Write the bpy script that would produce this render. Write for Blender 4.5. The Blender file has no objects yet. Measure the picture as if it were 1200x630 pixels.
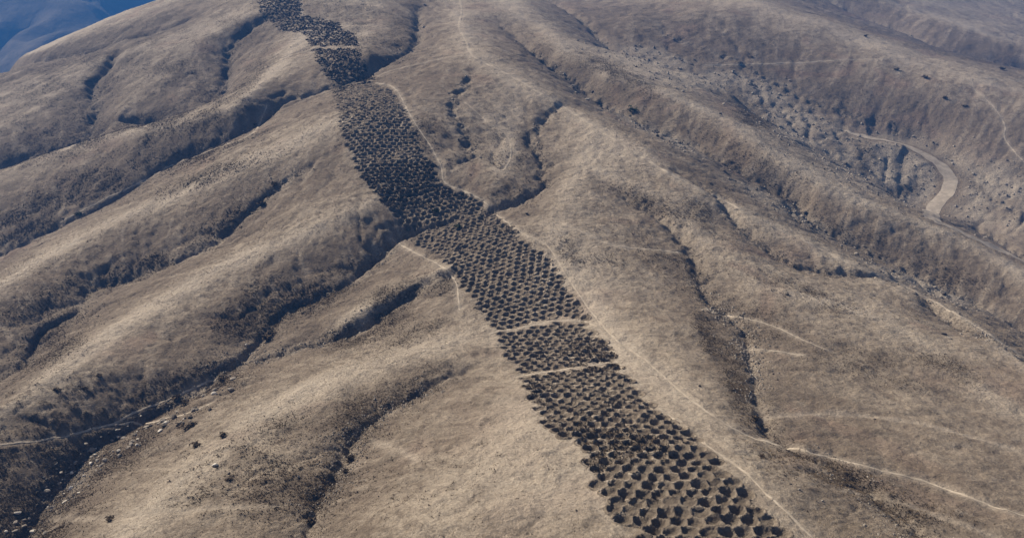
import bpy, math, random
import numpy as np

# ------------------------------------------------------------------ camera, sky, sun, exposure
rng = np.random.default_rng(7)
random.seed(7)
SC = bpy.context.scene
COL = SC.collection
PI = math.pi
PW, PH, FPX = 1200.0, 630.0, 857.0          # photograph size and focal length in its pixels
CAMZ, PITCH = 100.0, math.radians(18.0)

cam = bpy.data.cameras.new('camera')
cam_o = bpy.data.objects.new('camera', cam); COL.objects.link(cam_o)
cam.sensor_fit = 'HORIZONTAL'; cam.sensor_width = 36.0; cam.lens = 36.0 * FPX / PW
cam.clip_start = 0.5; cam.clip_end = 20000
cam_o.location = (0, 0, CAMZ)
cam_o.rotation_euler = (PI / 2 - PITCH, 0, 0)
SC.camera = cam_o

SUN_EL = math.radians(39.0)
SUN_DIR = np.array([-0.80, 0.60])            # horizontal direction towards the sun
SUN_DIR /= np.linalg.norm(SUN_DIR)
world = bpy.data.worlds.new('World'); SC.world = world
world.use_nodes = True
nt = world.node_tree
bg = nt.nodes['Background']
sky = nt.nodes.new('ShaderNodeTexSky')
sky.sky_type = 'NISHITA'; sky.sun_disc = False
sky.sun_elevation = SUN_EL
sky.sun_rotation = math.atan2(SUN_DIR[0], SUN_DIR[1])
sky.altitude = 600; sky.dust_density = 6.0; sky.ozone_density = 0.1; sky.air_density = 0.8
nt.links.new(sky.outputs[0], bg.inputs[0])
bg.inputs[1].default_value = 0.05
sun = bpy.data.lights.new('sun', 'SUN')
sun.energy = 5.0; sun.angle = math.radians(0.6); sun.color = (1.0, 0.915, 0.77)
sun_o = bpy.data.objects.new('sun', sun); COL.objects.link(sun_o)
sun_o.location = (-200, 200, 300)
sun_o.rotation_euler = (PI / 2 - SUN_EL, 0, math.atan2(SUN_DIR[1], SUN_DIR[0]) + PI / 2)
vs = SC.view_settings
vs.view_transform = 'Standard'; vs.look = 'None'; vs.gamma = 1.0; vs.use_curve_mapping = False
vs.exposure = 0.84
SC.cycles.volume_bounces = 0
SC.cycles.max_bounces = 4
SC.cycles.diffuse_bounces = 2

# ------------------------------------------------------------------ small helpers
CP, SP = math.cos(PITCH), math.sin(PITCH)
def ray(px, py):
    r, u = (px - PW / 2) / FPX, (PH / 2 - py) / FPX
    return np.array([r, CP + u * SP, -SP + u * CP])
def project(x, y, z):
    zz = z - CAMZ
    dep = y * CP - zz * SP
    up = y * SP + zz * CP
    return PW / 2 + FPX * x / dep, PH / 2 - FPX * up / dep, dep
def sm(a, b, x):
    t = np.clip((x - a) / (b - a), 0, 1)
    return t * t * (3 - 2 * t)
def hash2(ix, iy, seed):
    n = (ix.astype(np.int64) * 374761393 + iy.astype(np.int64) * 668265263 + seed * 974634777) & 0x7fffffff
    n = ((n ^ (n >> 13)) * 1274126177) & 0x7fffffff
    n = n ^ (n >> 16)
    return (n & 0xffff) / 65535.0
def vnoise(x, y, seed=0):
    ix, iy = np.floor(x).astype(np.int64), np.floor(y).astype(np.int64)
    fx, fy = x - ix, y - iy
    fx = fx * fx * fx * (fx * (fx * 6 - 15) + 10); fy = fy * fy * fy * (fy * (fy * 6 - 15) + 10)
    a = hash2(ix, iy, seed); b = hash2(ix + 1, iy, seed)
    c = hash2(ix, iy + 1, seed); d = hash2(ix + 1, iy + 1, seed)
    return (a + (b - a) * fx) * (1 - fy) + (c + (d - c) * fx) * fy - 0.5
def fbm(x, y, scale, octs=4, seed=0, gain=0.5):
    x = np.asarray(x, float); y = np.asarray(y, float)
    o = np.zeros(np.broadcast(x, y).shape); a = 1.0; f = 1.0 / scale
    ca, sa = math.cos(0.6), math.sin(0.6)
    for k in range(octs):
        o += a * vnoise(x * f + 17.3 * k, y * f - 9.1 * k, seed + k)
        x, y = x * ca - y * sa, x * sa + y * ca
        a *= gain; f *= 2.03
    return o
def tag(o, label=None, cat=None, group=None, kind=None):
    if label: o['label'] = label
    if cat: o['category'] = cat
    if group: o['group'] = group
    if kind: o['kind'] = kind
    return o
def mesh_np(name, verts, faces, mat=None, smooth=True):
    """faces: (n,3) or (n,4) int array"""
    me = bpy.data.meshes.new(name)
    verts = np.asarray(verts, np.float32); faces = np.asarray(faces, np.int32)
    nf, k = faces.shape
    me.vertices.add(len(verts)); me.vertices.foreach_set('co', verts.ravel())
    me.loops.add(nf * k); me.loops.foreach_set('vertex_index', faces.ravel())
    me.polygons.add(nf)
    me.polygons.foreach_set('loop_start', np.arange(0, nf * k, k, dtype=np.int32))
    me.polygons.foreach_set('use_smooth', np.full(nf, smooth, dtype=bool))
    me.update(calc_edges=True)
    if mat: me.materials.append(mat)
    return me
def link(name, me, loc=(0, 0, 0)):
    o = bpy.data.objects.new(name, me); COL.objects.link(o); o.location = loc
    return o
def attr(me, name, vals):
    a = me.attributes.new(name, 'FLOAT', 'POINT')
    a.data.foreach_set('value', np.asarray(vals, np.float32).ravel())
def catmull(P, n=8):
    P = [np.array(p, float) for p in P]
    P = [2 * P[0] - P[1]] + P + [2 * P[-1] - P[-2]]
    out = []
    for i in range(1, len(P) - 2):
        p0, p1, p2, p3 = P[i - 1:i + 3]
        for k in range(n):
            t = k / n
            out.append(0.5 * (2 * p1 + (p2 - p0) * t + (2 * p0 - 5 * p1 + 4 * p2 - p3) * t * t + (3 * p1 - p0 - 3 * p2 + p3) * t ** 3))
    out.append(P[-2])
    return np.array(out)

# ------------------------------------------------------------------ the lie of the land: broad surface
BASE_PTS = [  # pixel x, pixel y, depth in metres along the view axis
    (800, 560, 88), (650, 400, 140), (560, 270, 182), (440, 150, 225), (400, 70, 300), (325, 10, 375),
    (0, 600, 98), (300, 580, 92), (200, 400, 152), (0, 440, 145), (0, 300, 220), (0, 200, 285), (0, 80, 430), (200, 200, 238),
    (350, 300, 178), (200, 100, 330), (180, 5, 500), (300, 50, 350), (450, 420, 132),
    (1100, 600, 86), (1000, 450, 128), (1190, 450, 135), (1190, 380, 180), (1000, 320, 190), (1100, 225, 300), (1190, 290, 240),
    (800, 200, 225), (900, 150, 300), (1100, 140, 350), (1190, 150, 340), (1050, 70, 430), (900, 40, 440), (700, 50, 385), (700, 100, 300),
    (540, 5, 420), (560, 70, 305), (640, 20, 430), (600, 3, 520), (1100, 30, 560), (1190, 10, 680), (720, 300, 172), (800, 400, 136),
    (700, 560, 88), (560, 560, 90), (600, 180, 225), (480, 30, 360),
    (600, 800, 58), (100, 800, 62), (1100, 800, 58),
]
bp = []
for px, py, d in BASE_PTS:
    r = ray(px, py) * d
    bp.append((r[0], r[1], CAMZ + r[2]))
bp += [(-900, 700, -20), (-480, 760, -10), (-300, 800, 50), (0, 900, 170), (500, 900, 190), (950, 800, 160), (-60, 700, 145), (250, 700, 150)]
bp = np.array(bp)
def tps_k(r2): return 0.5 * r2 * np.log(r2 + 1e-9)
_n = len(bp); S = 100.0
_q = bp[:, :2] / S
_K = tps_k(((_q[:, None] - _q[None]) ** 2).sum(-1)) + np.eye(_n) * 0.02
_P = np.hstack([np.ones((_n, 1)), _q])
_A = np.block([[_K, _P], [_P.T, np.zeros((3, 3))]])
_sol = np.linalg.solve(_A, np.concatenate([bp[:, 2], np.zeros(3)]))
def base(x, y):
    x = np.asarray(x, float) / S; y = np.asarray(y, float) / S
    o = _sol[_n] + _sol[_n + 1] * x + _sol[_n + 2] * y
    for k in range(_n):
        o = o + _sol[k] * tps_k((x - _q[k, 0]) ** 2 + (y - _q[k, 1]) ** 2)
    return o
def hit(px, py, off, hfun):
    d = ray(px, py)
    s = np.arange(45, 900, 0.5)
    z = CAMZ + d[2] * s
    h = hfun(d[0] * s, d[1] * s) + off
    k = np.nonzero(z < h)[0]
    k = k[0] if len(k) else len(s) - 1
    return d[0] * s[k], d[1] * s[k]

# ridge crests and gully beds, traced along the hillside: (offset at start, at end, points)
RIDGES = [  # crests
    (1, 1, [(230, -30), (185, 0), (130, 30), (50, 58), (0, 70), (-80, 90)]),
    (5, 4, [(320, 5), (280, 22), (230, 45), (185, 75), (155, 110), (130, 140)]),
    (3, 4, [(115, 85), (70, 105), (30, 130), (-40, 165)]),
    (2.5, 3, [(290, 14), (220, 38), (150, 60), (80, 84), (0, 106), (-60, 125)]),
    (4, 7, [(356, 38), (340, 60), (315, 90), (290, 112), (267, 126), (200, 146), (110, 164), (50, 184), (0, 203), (-90, 240)]),
    (3, 5, [(400, 140), (360, 160), (300, 188), (200, 230), (100, 278), (0, 335), (-90, 390)]),
    (4, 5, [(440, 230), (400, 250), (350, 275), (260, 310), (180, 355), (110, 400), (40, 450), (-60, 510)]),
    (2.2, 1.5, [(530, 318), (480, 336), (440, 352), (400, 372)]),
    (3, 2.5, [(560, 385), (500, 410), (420, 435), (330, 470), (260, 520), (180, 590), (120, 660), (60, 760)]),
    (4, 4, [(640, 450), (620, 510), (560, 560), (500, 610), (430, 690)]),
    (6, 6, [(537, -20), (540, 20), (555, 66), (600, 90), (650, 118), (700, 150), (760, 188), (800, 212), (850, 235), (900, 262), (950, 285), (1000, 310), (1050, 330), (1100, 355), (1150, 385), (1200, 420), (1290, 480)]),
    (5, 5, [(680, 190), (740, 215), (790, 240), (825, 283), (860, 305), (900, 335), (930, 345), (1000, 362), (1060, 385), (1130, 440), (1250, 530)]),
    (4, 4, [(690, 185), (668, 220), (660, 260), (655, 290), (690, 345), (720, 395), (760, 440), (800, 475), (850, 520), (900, 580), (960, 680)]),
    (3, 3, [(600, 130), (595, 165), (590, 195), (580, 215)]),
    (8, 7.5, [(590, -10), (610, 17), (630, 25), (645, 40), (667, 62), (690, 72), (715, 85), (750, 97), (785, 112), (820, 127), (860, 147), (910, 185), (960, 213), (1010, 235), (1070, 260), (1120, 277), (1180, 305), (1260, 350)]),
    (3, 3, [(735, 68), (780, 82), (830, 94), (860, 110)]),
    (17, 17, [(830, -15), (870, 0), (930, 18), (1000, 40), (1040, 58), (1080, 76), (1130, 90), (1200, 104), (1290, 130)]),
    (8, 8, [(960, -30), (1030, -5), (1100, 22), (1160, 40), (1230, 60)]),
    (4, 4, [(430, -10), (440, 15), (425, 40), (432, 65)]),
]
GULLIES = [
    (-3, -6, [(150, 50), (127, 90), (108, 110), (113, 138), (93, 165), (33, 190), (-60, 215)]),
    (-4, -7, [(345, 30), (300, 42), (273, 63), (266, 90), (262, 112), (235, 132), (207, 142), (140, 156), (60, 180), (0, 197), (-80, 230)]),
    (-2, -7, [(497, 0), (490, 30), (487, 60), (455, 77), (435, 88), (400, 103), (340, 121), (300, 148), (260, 170), (200, 192), (130, 235), (70, 265), (0, 300), (-90, 350)]),
    (-2, -6, [(385, 195), (353, 212), (310, 238), (270, 272), (240, 290), (195, 308), (150, 325), (110, 340), (90, 368), (50, 390), (25, 425), (-20, 460), (-90, 510)]),
    (-3, -5, [(640, 205), (630, 225), (640, 233), (620, 245), (600, 253), (540, 265), (480, 278), (450, 300), (410, 335), (370, 352), (330, 377), (310, 400), (282, 425), (262, 450)]),
    (-4, -13, [(560, 335), (530, 347), (490, 362), (455, 385), (430, 402), (400, 413), (340, 430), (300, 442), (262, 450), (245, 468), (215, 486), (180, 503), (145, 525), (112, 545), (80, 580), (40, 630), (-20, 720)]),
    (-2, -6, [(560, 448), (530, 460), (500, 476), (470, 495), (440, 515), (420, 533), (408, 548), (400, 572), (385, 602), (370, 635), (340, 720)]),
    (-2, -3, [(555, 100), (545, 115), (530, 140), (545, 165), (548, 195), (530, 212)]),
    (-2, -3, [(665, 138), (645, 148), (627, 167), (620, 180), (632, 197), (640, 208)]),
    (-2, -5, [(700, 225), (740, 250), (770, 272), (800, 305), (820, 345), (822, 365), (845, 388), (870, 412), (874, 440), (880, 470), (880, 492), (892, 530), (897, 550), (930, 570), (970, 590), (1000, 608), (1040, 640), (1100, 700)]),
    (-2, -3, [(790, 222), (825, 240), (850, 265), (870, 290), (900, 315), (935, 333), (1000, 347), (1060, 365), (1110, 405), (1170, 440), (1250, 490)]),
    (-5, -5, [(585, 45), (600, 58), (620, 75), (645, 93), (670, 105), (690, 115), (710, 128), (750, 150), (780, 163), (840, 195), (880, 217), (930, 243), (950, 268), (990, 290), (1040, 315), (1080, 335), (1130, 358), (1200, 395), (1280, 450)]),
    (-10, -13, [(600, -5), (640, 18), (680, 42), (705, 62), (730, 82), (770, 98), (830, 116), (865, 130), (920, 165), (970, 190), (1010, 215), (1060, 240), (1100, 262), (1160, 288), (1210, 320), (1300, 370)]),
    (-12, -11, [(740, 52), (800, 75), (860, 95), (930, 130), (985, 152), (1035, 166), (1085, 186), (1112, 215), (1150, 250), (1220, 290)]),
    (-3, -4, [(255, 14), (190, 37), (120, 58), (60, 70), (0, 84), (-60, 100)]),
    (-7, -7, [(900, -25), (960, 0), (1040, 30), (1110, 58), (1200, 80), (1280, 95)]),
]
RELIEF = 0.8
def world_line(off0, off1, P, hfun=base, n=6):
    c = catmull(P, n)
    offs = np.linspace(off0, off1, len(c))
    return [np.array([*hit(p[0], p[1], RELIEF * o, hfun), o]) for p, o in zip(c, offs)]
ridge_w = [np.array(world_line(*r)) for r in RIDGES]
gully_w = [np.array(world_line(*g)) for g in GULLIES]

# fan-shaped grid: finer near, coarser far, cells about square
TMAX, Y0, Y1 = 1.02, 44.0, 780.0
def to_ij(x, y, nt_, nl_):
    t = x / y
    return (np.log(y / Y0) / math.log(Y1 / Y0)) * (nl_ - 1), (t + TMAX) / (2 * TMAX) * (nt_ - 1)
def laplace(con_list, shape):
    """con_list: world lines with values -> smooth field; coarse to fine"""
    f = None
    levels = [8, 4, 2, 1]
    for lv in levels:
        nl_, nt_ = (shape[0] - 1) // lv + 1, (shape[1] - 1) // lv + 1
        v = np.zeros((nl_, nt_)); w = np.zeros((nl_, nt_))
        for L, val in con_list:
            m = max(2, int(3000 / lv))
            s = np.linspace(0, len(L) - 1, m)
            xs = np.interp(s, np.arange(len(L)), L[:, 0]); ys = np.interp(s, np.arange(len(L)), L[:, 1])
            vv = np.interp(s, np.arange(len(L)), val)
            i, j = to_ij(xs, np.maximum(ys, 1), nt_, nl_)
            i = np.rint(i).astype(int); j = np.rint(j).astype(int)
            k = (i >= 0) & (j >= 0) & (i < nl_) & (j < nt_)
            np.add.at(v, (i[k], j[k]), vv[k]); np.add.at(w, (i[k], j[k]), 1)
        fix = w > 0
        v[fix] /= w[fix]
        if f is None: f = np.full((nl_, nt_), v[fix].mean())
        else: f = resample(f, nl_, nt_)
        f[fix] = v[fix]
        for it in range({8: 500, 4: 250, 2: 120, 1: 60}[lv]):
            p = np.pad(f, 1, mode='edge')
            f = 0.25 * (p[:-2, 1:-1] + p[2:, 1:-1] + p[1:-1, :-2] + p[1:-1, 2:])
            f[fix] = v[fix]
    return f
def resample(f, nl_, nt_):
    a = np.linspace(0, f.shape[0] - 1, nl_); b = np.linspace(0, f.shape[1] - 1, nt_)
    i = np.minimum(a.astype(int), f.shape[0] - 2); j = np.minimum(b.astype(int), f.shape[1] - 2)
    u = (a - i)[:, None]; v = (b - j)[None]
    return (f[i][:, j] * (1 - u) + f[i + 1][:, j] * u) * (1 - v) + (f[i][:, j + 1] * (1 - u) + f[i + 1][:, j + 1] * u) * v
def blur(f, n):
    for _ in range(n):
        p = np.pad(f, 1, mode='edge')
        f = (p[:-2, 1:-1] + p[2:, 1:-1] + p[1:-1, :-2] + p[1:-1, 2:] + 2 * f) / 6
    return f
LS = (553, 401)
GT = {13: 0.3, 6: 0.45, 7: 0.68, 8: 0.66, 9: 0.55, 10: 0.6, 11: 0.1, 12: 0.1, 4: 0.15, 5: 0.12}      # how far short of the full depth a gully stays
GH = {6: 0.55, 9: 0.5, 4: 0.5, 5: 0.6, 10: 0.4, 0: 0.6, 1: 0.4}
def fade(L, lo, hi, at_start=True, at_end=False, head=0.3):
    s = np.linspace(0, 1, len(L)); v = np.full(len(L), lo, float)
    if at_start: v = v + (hi - lo) * np.clip(1 - s / head, 0, 1)
    if at_end: v = v + (hi - lo) * np.clip((s - 0.75) / 0.25, 0, 1)
    return v
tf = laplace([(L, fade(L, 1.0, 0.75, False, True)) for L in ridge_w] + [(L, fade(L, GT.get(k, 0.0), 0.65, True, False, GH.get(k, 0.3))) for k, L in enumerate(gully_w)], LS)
rf = RELIEF * blur(laplace([(L, L[:, 2]) for L in ridge_w], LS), 30)
vf = RELIEF * blur(laplace([(L, L[:, 2]) for L in gully_w], LS), 30)
prof = 1 - (1 - tf) ** 1.5
NL, NT = 1105, 801
lg = np.linspace(0, 1, NL); tg = np.linspace(-TMAX, TMAX, NT)
GY = (Y0 * (Y1 / Y0) ** lg)[:, None] * np.ones((1, NT))
GX = GY * tg[None]
coarse_h = vf + (rf - vf) * prof
coarse_h = 0.4 * coarse_h + 0.6 * blur(coarse_h, 5)
hb = resample(base(GX[::4, ::4], GY[::4, ::4]), NL, NT)
Z = hb + resample(coarse_h, NL, NT)
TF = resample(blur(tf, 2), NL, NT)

def line_dist(L, maxd, wig=0.0):
    """distance of every grid vertex to a polyline, only computed near it; returns also the position along it"""
    D = np.full((NL, NT), 1e3, np.float32); A = np.zeros((NL, NT), np.float32)
    n = len(L) - 1
    for k in range(n):
        a, b = L[k, :2], L[k + 1, :2]
        ylo, yhi = min(a[1], b[1]) - maxd, max(a[1], b[1]) + maxd
        if yhi < Y0 or ylo > Y1: continue
        i0 = int(max(0, math.floor(math.log(max(ylo, Y0) / Y0) / math.log(Y1 / Y0) * (NL - 1))))
        i1 = int(min(NL, math.ceil(math.log(max(yhi, Y0) / Y0) / math.log(Y1 / Y0) * (NL - 1)) + 1))
        if i1 <= i0: continue
        yl = max(ylo, Y0)
        xs = [min(a[0], b[0]) - maxd, max(a[0], b[0]) + maxd]
        ts = [x / y for x in xs for y in (yl, yhi)]
        j0 = int(max(0, math.floor((min(ts) + TMAX) / (2 * TMAX) * (NT - 1)))); j1 = int(min(NT, math.ceil((max(ts) + TMAX) / (2 * TMAX) * (NT - 1)) + 1))
        if j1 <= j0: continue
        X = GX[i0:i1, j0:j1]; Y = GY[i0:i1, j0:j1]
        d = b - a; l2 = max(d @ d, 1e-6)
        s = np.clip(((X - a[0]) * d[0] + (Y - a[1]) * d[1]) / l2, 0, 1)
        dd = np.hypot(X - a[0] - s * d[0], Y - a[1] - s * d[1])
        sub = D[i0:i1, j0:j1]; m = dd < sub
        sub[m] = dd[m]; A[i0:i1, j0:j1][m] = ((k + s) / n)[m]
    return D, A

# rounded bumps and rills of the slopes
wx = GX + 6 * fbm(GX, GY, 22, 2, 31); wy = GY + 6 * fbm(GX, GY, 22, 2, 37)
Z += 1.5 * fbm(wx, wy, 30, 3, 3)
rid = 1 - np.abs(2.4 * fbm(wx, wy, 13, 3, 11))
Z -= 0.65 * np.clip(rid, 0, 1) ** 3 * sm(0.95, 0.4, TF)
Z += 0.40 * fbm(GX, GY, 3.5, 4, 19, 0.6)
# downslope streaks: noise smeared along the fall line
_zs = blur(Z, 6)
_gy, _gx = np.gradient(_zs)
_fl = np.hypot(_gx, _gy) + 1e-6
_fx, _fy = _gx / _fl, _gy / _fl
_ii, _jj = np.meshgrid(np.arange(NL, dtype=float), np.arange(NT, dtype=float), indexing='ij')
_nz = rng.normal(0, 1, (NL, NT)); _nz = 0.9 * blur(_nz, 1) / 0.5 + 1.1 * blur(_nz, 5)
def _bil(F, a, b):
    a = np.clip(a, 0, NL - 1.001); b = np.clip(b, 0, NT - 1.001)
    i = a.astype(int); j = b.astype(int); u = a - i; v = b - j
    return (F[i, j] * (1 - u) + F[i + 1, j] * u) * (1 - v) + (F[i, j + 1] * (1 - u) + F[i + 1, j + 1] * u) * v
streak = np.zeros((NL, NT)); _w = 0
for sgn in (1, -1):
    a, b = _ii.copy(), _jj.copy()
    for k in range(9):
        ii, jj = np.clip(np.rint(a), 0, NL - 1).astype(int), np.clip(np.rint(b), 0, NT - 1).astype(int)
        a += sgn * 1.3 * _fy[ii, jj]; b += sgn * 1.3 * _fx[ii, jj]
        streak += _bil(_nz, a, b)
streak = (streak - streak.mean()) / streak.std()
_slope = np.clip(_fl / (GY * (2 * TMAX / NT)), 0, 1)
Z += 0.00027 * np.minimum(GY, 230) * streak * (0.08 + 1.7 * _slope)
# branching rills: rain running off the slopes gathers downhill and cuts the soil
_hl, _ht = NL // 2 + 1, NT // 2 + 1
_h = Z[::2, ::2] + 0.5 * fbm(GX[::2, ::2], GY[::2, ::2], 7, 4, 170, 0.6)
_ar = (GY[::2, ::2] * (4 * TMAX / NT)) ** 2
_best = np.zeros_like(_h); _rec = np.arange(_h.size).reshape(_h.shape)
_idx = _rec.copy()
_hp = np.pad(_h, 1, mode='edge')
for di in (-1, 0, 1):
    for dj in (-1, 0, 1):
        if di == 0 and dj == 0: continue
        drop = (_h - _hp[1 + di:1 + di + _hl, 1 + dj:1 + dj + _ht]) / math.hypot(di, dj)
        ri = np.clip(np.arange(_hl) + di, 0, _hl - 1)[:, None]; rj = np.clip(np.arange(_ht) + dj, 0, _ht - 1)[None]
        m = drop > _best
        _best[m] = drop[m]; _rec[m] = (_idx[ri, rj] + 0 * _idx)[m]
_acc = _ar.ravel().tolist(); _rl = _rec.ravel().tolist()
for c_ in np.argsort(-_h.ravel()).tolist():
    r_ = _rl[c_]
    if r_ != c_: _acc[r_] += _acc[c_]
_acc = np.array(_acc).reshape(_h.shape)
_rel = _acc / (GY[::2, ::2] / 130) ** 2                  # channels of the same size in the picture, near and far
rill = sm(1.2, 3.0, np.log10(_rel + 1)) 
rill = resample(0.45 * rill + 0.55 * blur(rill, 1), NL, NT)
Z -= rill * 0.55 * np.clip(GY / 130, 0.7, 2.2) * (0.75 + fbm(GX, GY, 12, 2, 177))
# incised stream beds
gully_mask = np.zeros((NL, NT), np.float32)
for gi, L in enumerate(gully_w):
    # wiggle
    Lw = L.copy()
    D, A = line_dist(Lw, 7.0)
    D = D + 0.9 * fbm(GX, GY, 5.0, 3, 50 + gi)
    w = np.maximum(0.85, 0.0062 * GY)
    dep = w * (0.0 if gi == 13 else 0.4 if gi in (10, 11) else 0.6 if gi in (7, 8, 9, 12) else 1.0) * (0.85 + 0.9 * vnoise(GX / 9, GY / 9, 60 + gi))
    Z -= dep * np.exp(-(D / w) ** 2) * sm(0, 0.12, A)
    gully_mask = np.maximum(gully_mask, np.exp(-(D / 2.6) ** 2) * sm(0, 0.12, A))

Z += gully_mask * 0.85 * fbm(GX, GY, 2.4, 3, 140, 0.6) * np.clip(GY / 140, 0.8, 2)
Z += 0.13 * fbm(GX, GY, 1.0, 2, 150) * np.clip(GY / 110, 0.8, 1.6)

def sampler(F):
    def f(x, y):
        x = np.asarray(x, float); y = np.maximum(np.asarray(y, float), Y0)
        a, b = to_ij(x, y, NT, NL)
        a = np.clip(a, 0, NL - 1.001); b = np.clip(b, 0, NT - 1.001)
        i = a.astype(int); j = b.astype(int); u = a - i; v = b - j
        return (F[i, j] * (1 - u) + F[i + 1, j] * u) * (1 - v) + (F[i, j + 1] * (1 - u) + F[i + 1, j + 1] * u) * v
    return f
ground = sampler(Z)
def at(px, py):
    x, y = hit(px, py, 0.0, ground)
    return float(x), float(y), float(ground(x, y))

# ------------------------------------------------------------------ paths, road: lines on the ground
def ground_line(P, step=0.6):
    c = catmull(P, 10)
    w = np.array([at(p[0], p[1])[:2] for p in c])
    # drop jumps across hidden ground
    seg = np.hypot(*np.diff(w, axis=0).T); L = np.concatenate([[0], np.cumsum(seg)])
    s = np.arange(0, L[-1], step)
    q = np.stack([np.interp(s, L, w[:, 0]), np.interp(s, L, w[:, 1])], 1)
    for _ in range(3): q[1:-1] = (q[:-2] + 2 * q[1:-1] + q[2:]) / 4
    return q
PATHS = [  # width in metres, label, points
    (0.55, 'pale footpath running beside the right edge of the pit band to the right margin', [(567, 236), (580, 250), (597, 263), (615, 275), (640, 287), (655, 308), (675, 340), (692, 364), (712, 388), (730, 405), (760, 425), (800, 460), (835, 487), (860, 503), (905, 520), (950, 531), (1000, 543), (1050, 555), (1090, 566), (1130, 581), (1210, 608)]),
    (0.5, 'pale footpath hugging the lower right edge of the pit band', [(770, 478), (785, 486), (797, 500), (833, 525), (868, 549), (905, 585), (950, 628), (990, 670)]),
    (0.45, 'faint footpath below the long one at lower right', [(985, 574), (1020, 582), (1060, 591), (1100, 605), (1150, 622), (1190, 640)]),
    (0.45, 'thin footpath crossing the reddish slope right of the dark gully', [(825, 362), (850, 370), (900, 380), (950, 402), (975, 412)]),
    (0.4, 'short footpath leaving the head of the deep gully to the right', [(872, 409), (910, 412), (945, 417)]),
    (0.5, 'pale footpath above the black rocky gully at lower left', [(-10, 522), (50, 517), (95, 507), (130, 498), (170, 480), (200, 468), (240, 450), (262, 441)]),
    (0.4, 'faint footpath along the foot of the near left spur', [(60, 608), (130, 607), (200, 600), (300, 594), (335, 592)]),
    (0.55, 'pale footpath along the left edge of the pit band', [(457, 281), (475, 290), (490, 298), (510, 308), (525, 318), (535, 332), (537, 348), (539, 365)]),
    (0.6, 'footpath beside the long gully on the upper left slopes', [(313, 124), (305, 145), (290, 160), (250, 175), (200, 195), (160, 217), (110, 240), (70, 262)]),
    (1.5, 'pale track running up the central crest to the top edge', [(537, -8), (541, 12), (538, 32), (546, 48), (553, 64), (565, 72), (600, 90), (650, 119), (700, 151), (760, 189), (800, 212)]),
    (0.6, 'thin winding footpath on the slope right of the upper pits', [(545, 120), (560, 133), (575, 146), (590, 155), (598, 167), (598, 186), (590, 200)]),
    (0.9, 'pale track along the crest of the far right ridge', [(865, -5), (905, 12), (960, 25), (1000, 38), (1040, 57), (1070, 68), (1110, 81), (1140, 89), (1205, 97)]),
    (0.7, 'level footpath across the dark far right slope', [(825, 77), (870, 76), (950, 73), (1000, 70), (1065, 69)]),
    (0.7, 'winding footpath dropping down the far right slope', [(1139, 90), (1142, 105), (1160, 121), (1172, 136), (1178, 150), (1177, 162), (1190, 180), (1205, 195)]),
    (0.45, 'short footpath on the spur below the pit band', [(436, 517), (455, 523), (472, 530), (492, 541)]),
    (0.6, 'pale trodden strip between two blocks of pits, the upper one', [(573, 391), (600, 386), (630, 380), (655, 376), (683, 377), (700, 383)]),
    (0.6, 'pale trodden strip between two blocks of pits, the lower one', [(604, 442), (640, 436), (680, 430), (710, 426), (730, 424)]),
    (0.7, 'pale bare strip running out of the bottom left corner of the pits', [(640, 592), (655, 572), (667, 562), (684, 573), (703, 594), (725, 625)]),
    (0.7, 'pale footpath along the right edge of the uppermost pits', [(351, -5), (353, 12), (360, 25), (385, 23), (412, 19), (440, 12)]),
    (0.6, 'footpath along the right edge of the middle pits', [(440, 97), (463, 104), (478, 130), (492, 153), (505, 172), (517, 195), (521, 214), (545, 225), (567, 236)]),
    (0.6, 'thin footpath climbing the rounded slope right of the central gully', [(660, 262), (690, 275), (720, 288), (760, 292), (800, 297)]),
    (0.5, 'faint footpath across the pale right foreground slope', [(890, 492), (930, 486), (1000, 486), (1080, 497), (1140, 512), (1205, 532)]),
    (0.5, 'faint footpath linking the upper gully with the crest track', [(437, 92), (455, 84), (490, 75), (525, 67), (552, 64)]),
    (0.5, 'faint footpath branching off below the near left stream', [(130, 498), (165, 497), (200, 489), (232, 480), (250, 470)]),
    (0.9, 'pale track along the long crest to the right edge', [(800, 212), (850, 236), (900, 263), (950, 286), (1000, 311), (1050, 331), (1100, 356), (1150, 386), (1205, 422)]),
]
ROAD = [(985, 152), (1010, 160), (1035, 164), (1060, 170), (1085, 182), (1105, 196), (1113, 211), (1109, 226), (1100, 237), (1092, 248), (1094, 257), (1112, 266), (1142, 280), (1180, 297), (1215, 314)]
# road bench first (it shapes the ground)
road_q = ground_line(ROAD, 1.0)
rz = ground(road_q[:, 0], road_q[:, 1])
for _ in range(25): rz[1:-1] = (rz[:-2] + rz[1:-1] * 2 + rz[2:]) / 4
D, A = line_dist(road_q, 20.0)
rzg = np.interp(A.ravel() * (len(road_q) - 1), np.arange(len(road_q)), rz).reshape(A.shape)
wgt = sm(17.0, 3.2, D) * sm(0.0, 0.12, A) * sm(0.72, 0.5, A)
Z[:] = Z * (1 - wgt) + (rzg - 0.12) * wgt
road_mask = sm(6.5, 3.0, D) * sm(0.0, 0.1, A) * sm(0.8, 0.6, A)
path_q = []
path_mask = np.zeros((NL, NT), np.float32)
for w, lab, P in PATHS:
    q = ground_line(P)
    path_q.append(q)
    D, A = line_dist(q, 5.0)
    D = D + 0.5 * fbm(GX, GY, 1.5, 2, 90)
    path_mask = np.maximum(path_mask, np.exp(-(D / (w * 1.6)) ** 2))
    Z -= 0.10 * np.exp(-(D / (w * 1.2)) ** 2)

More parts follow.
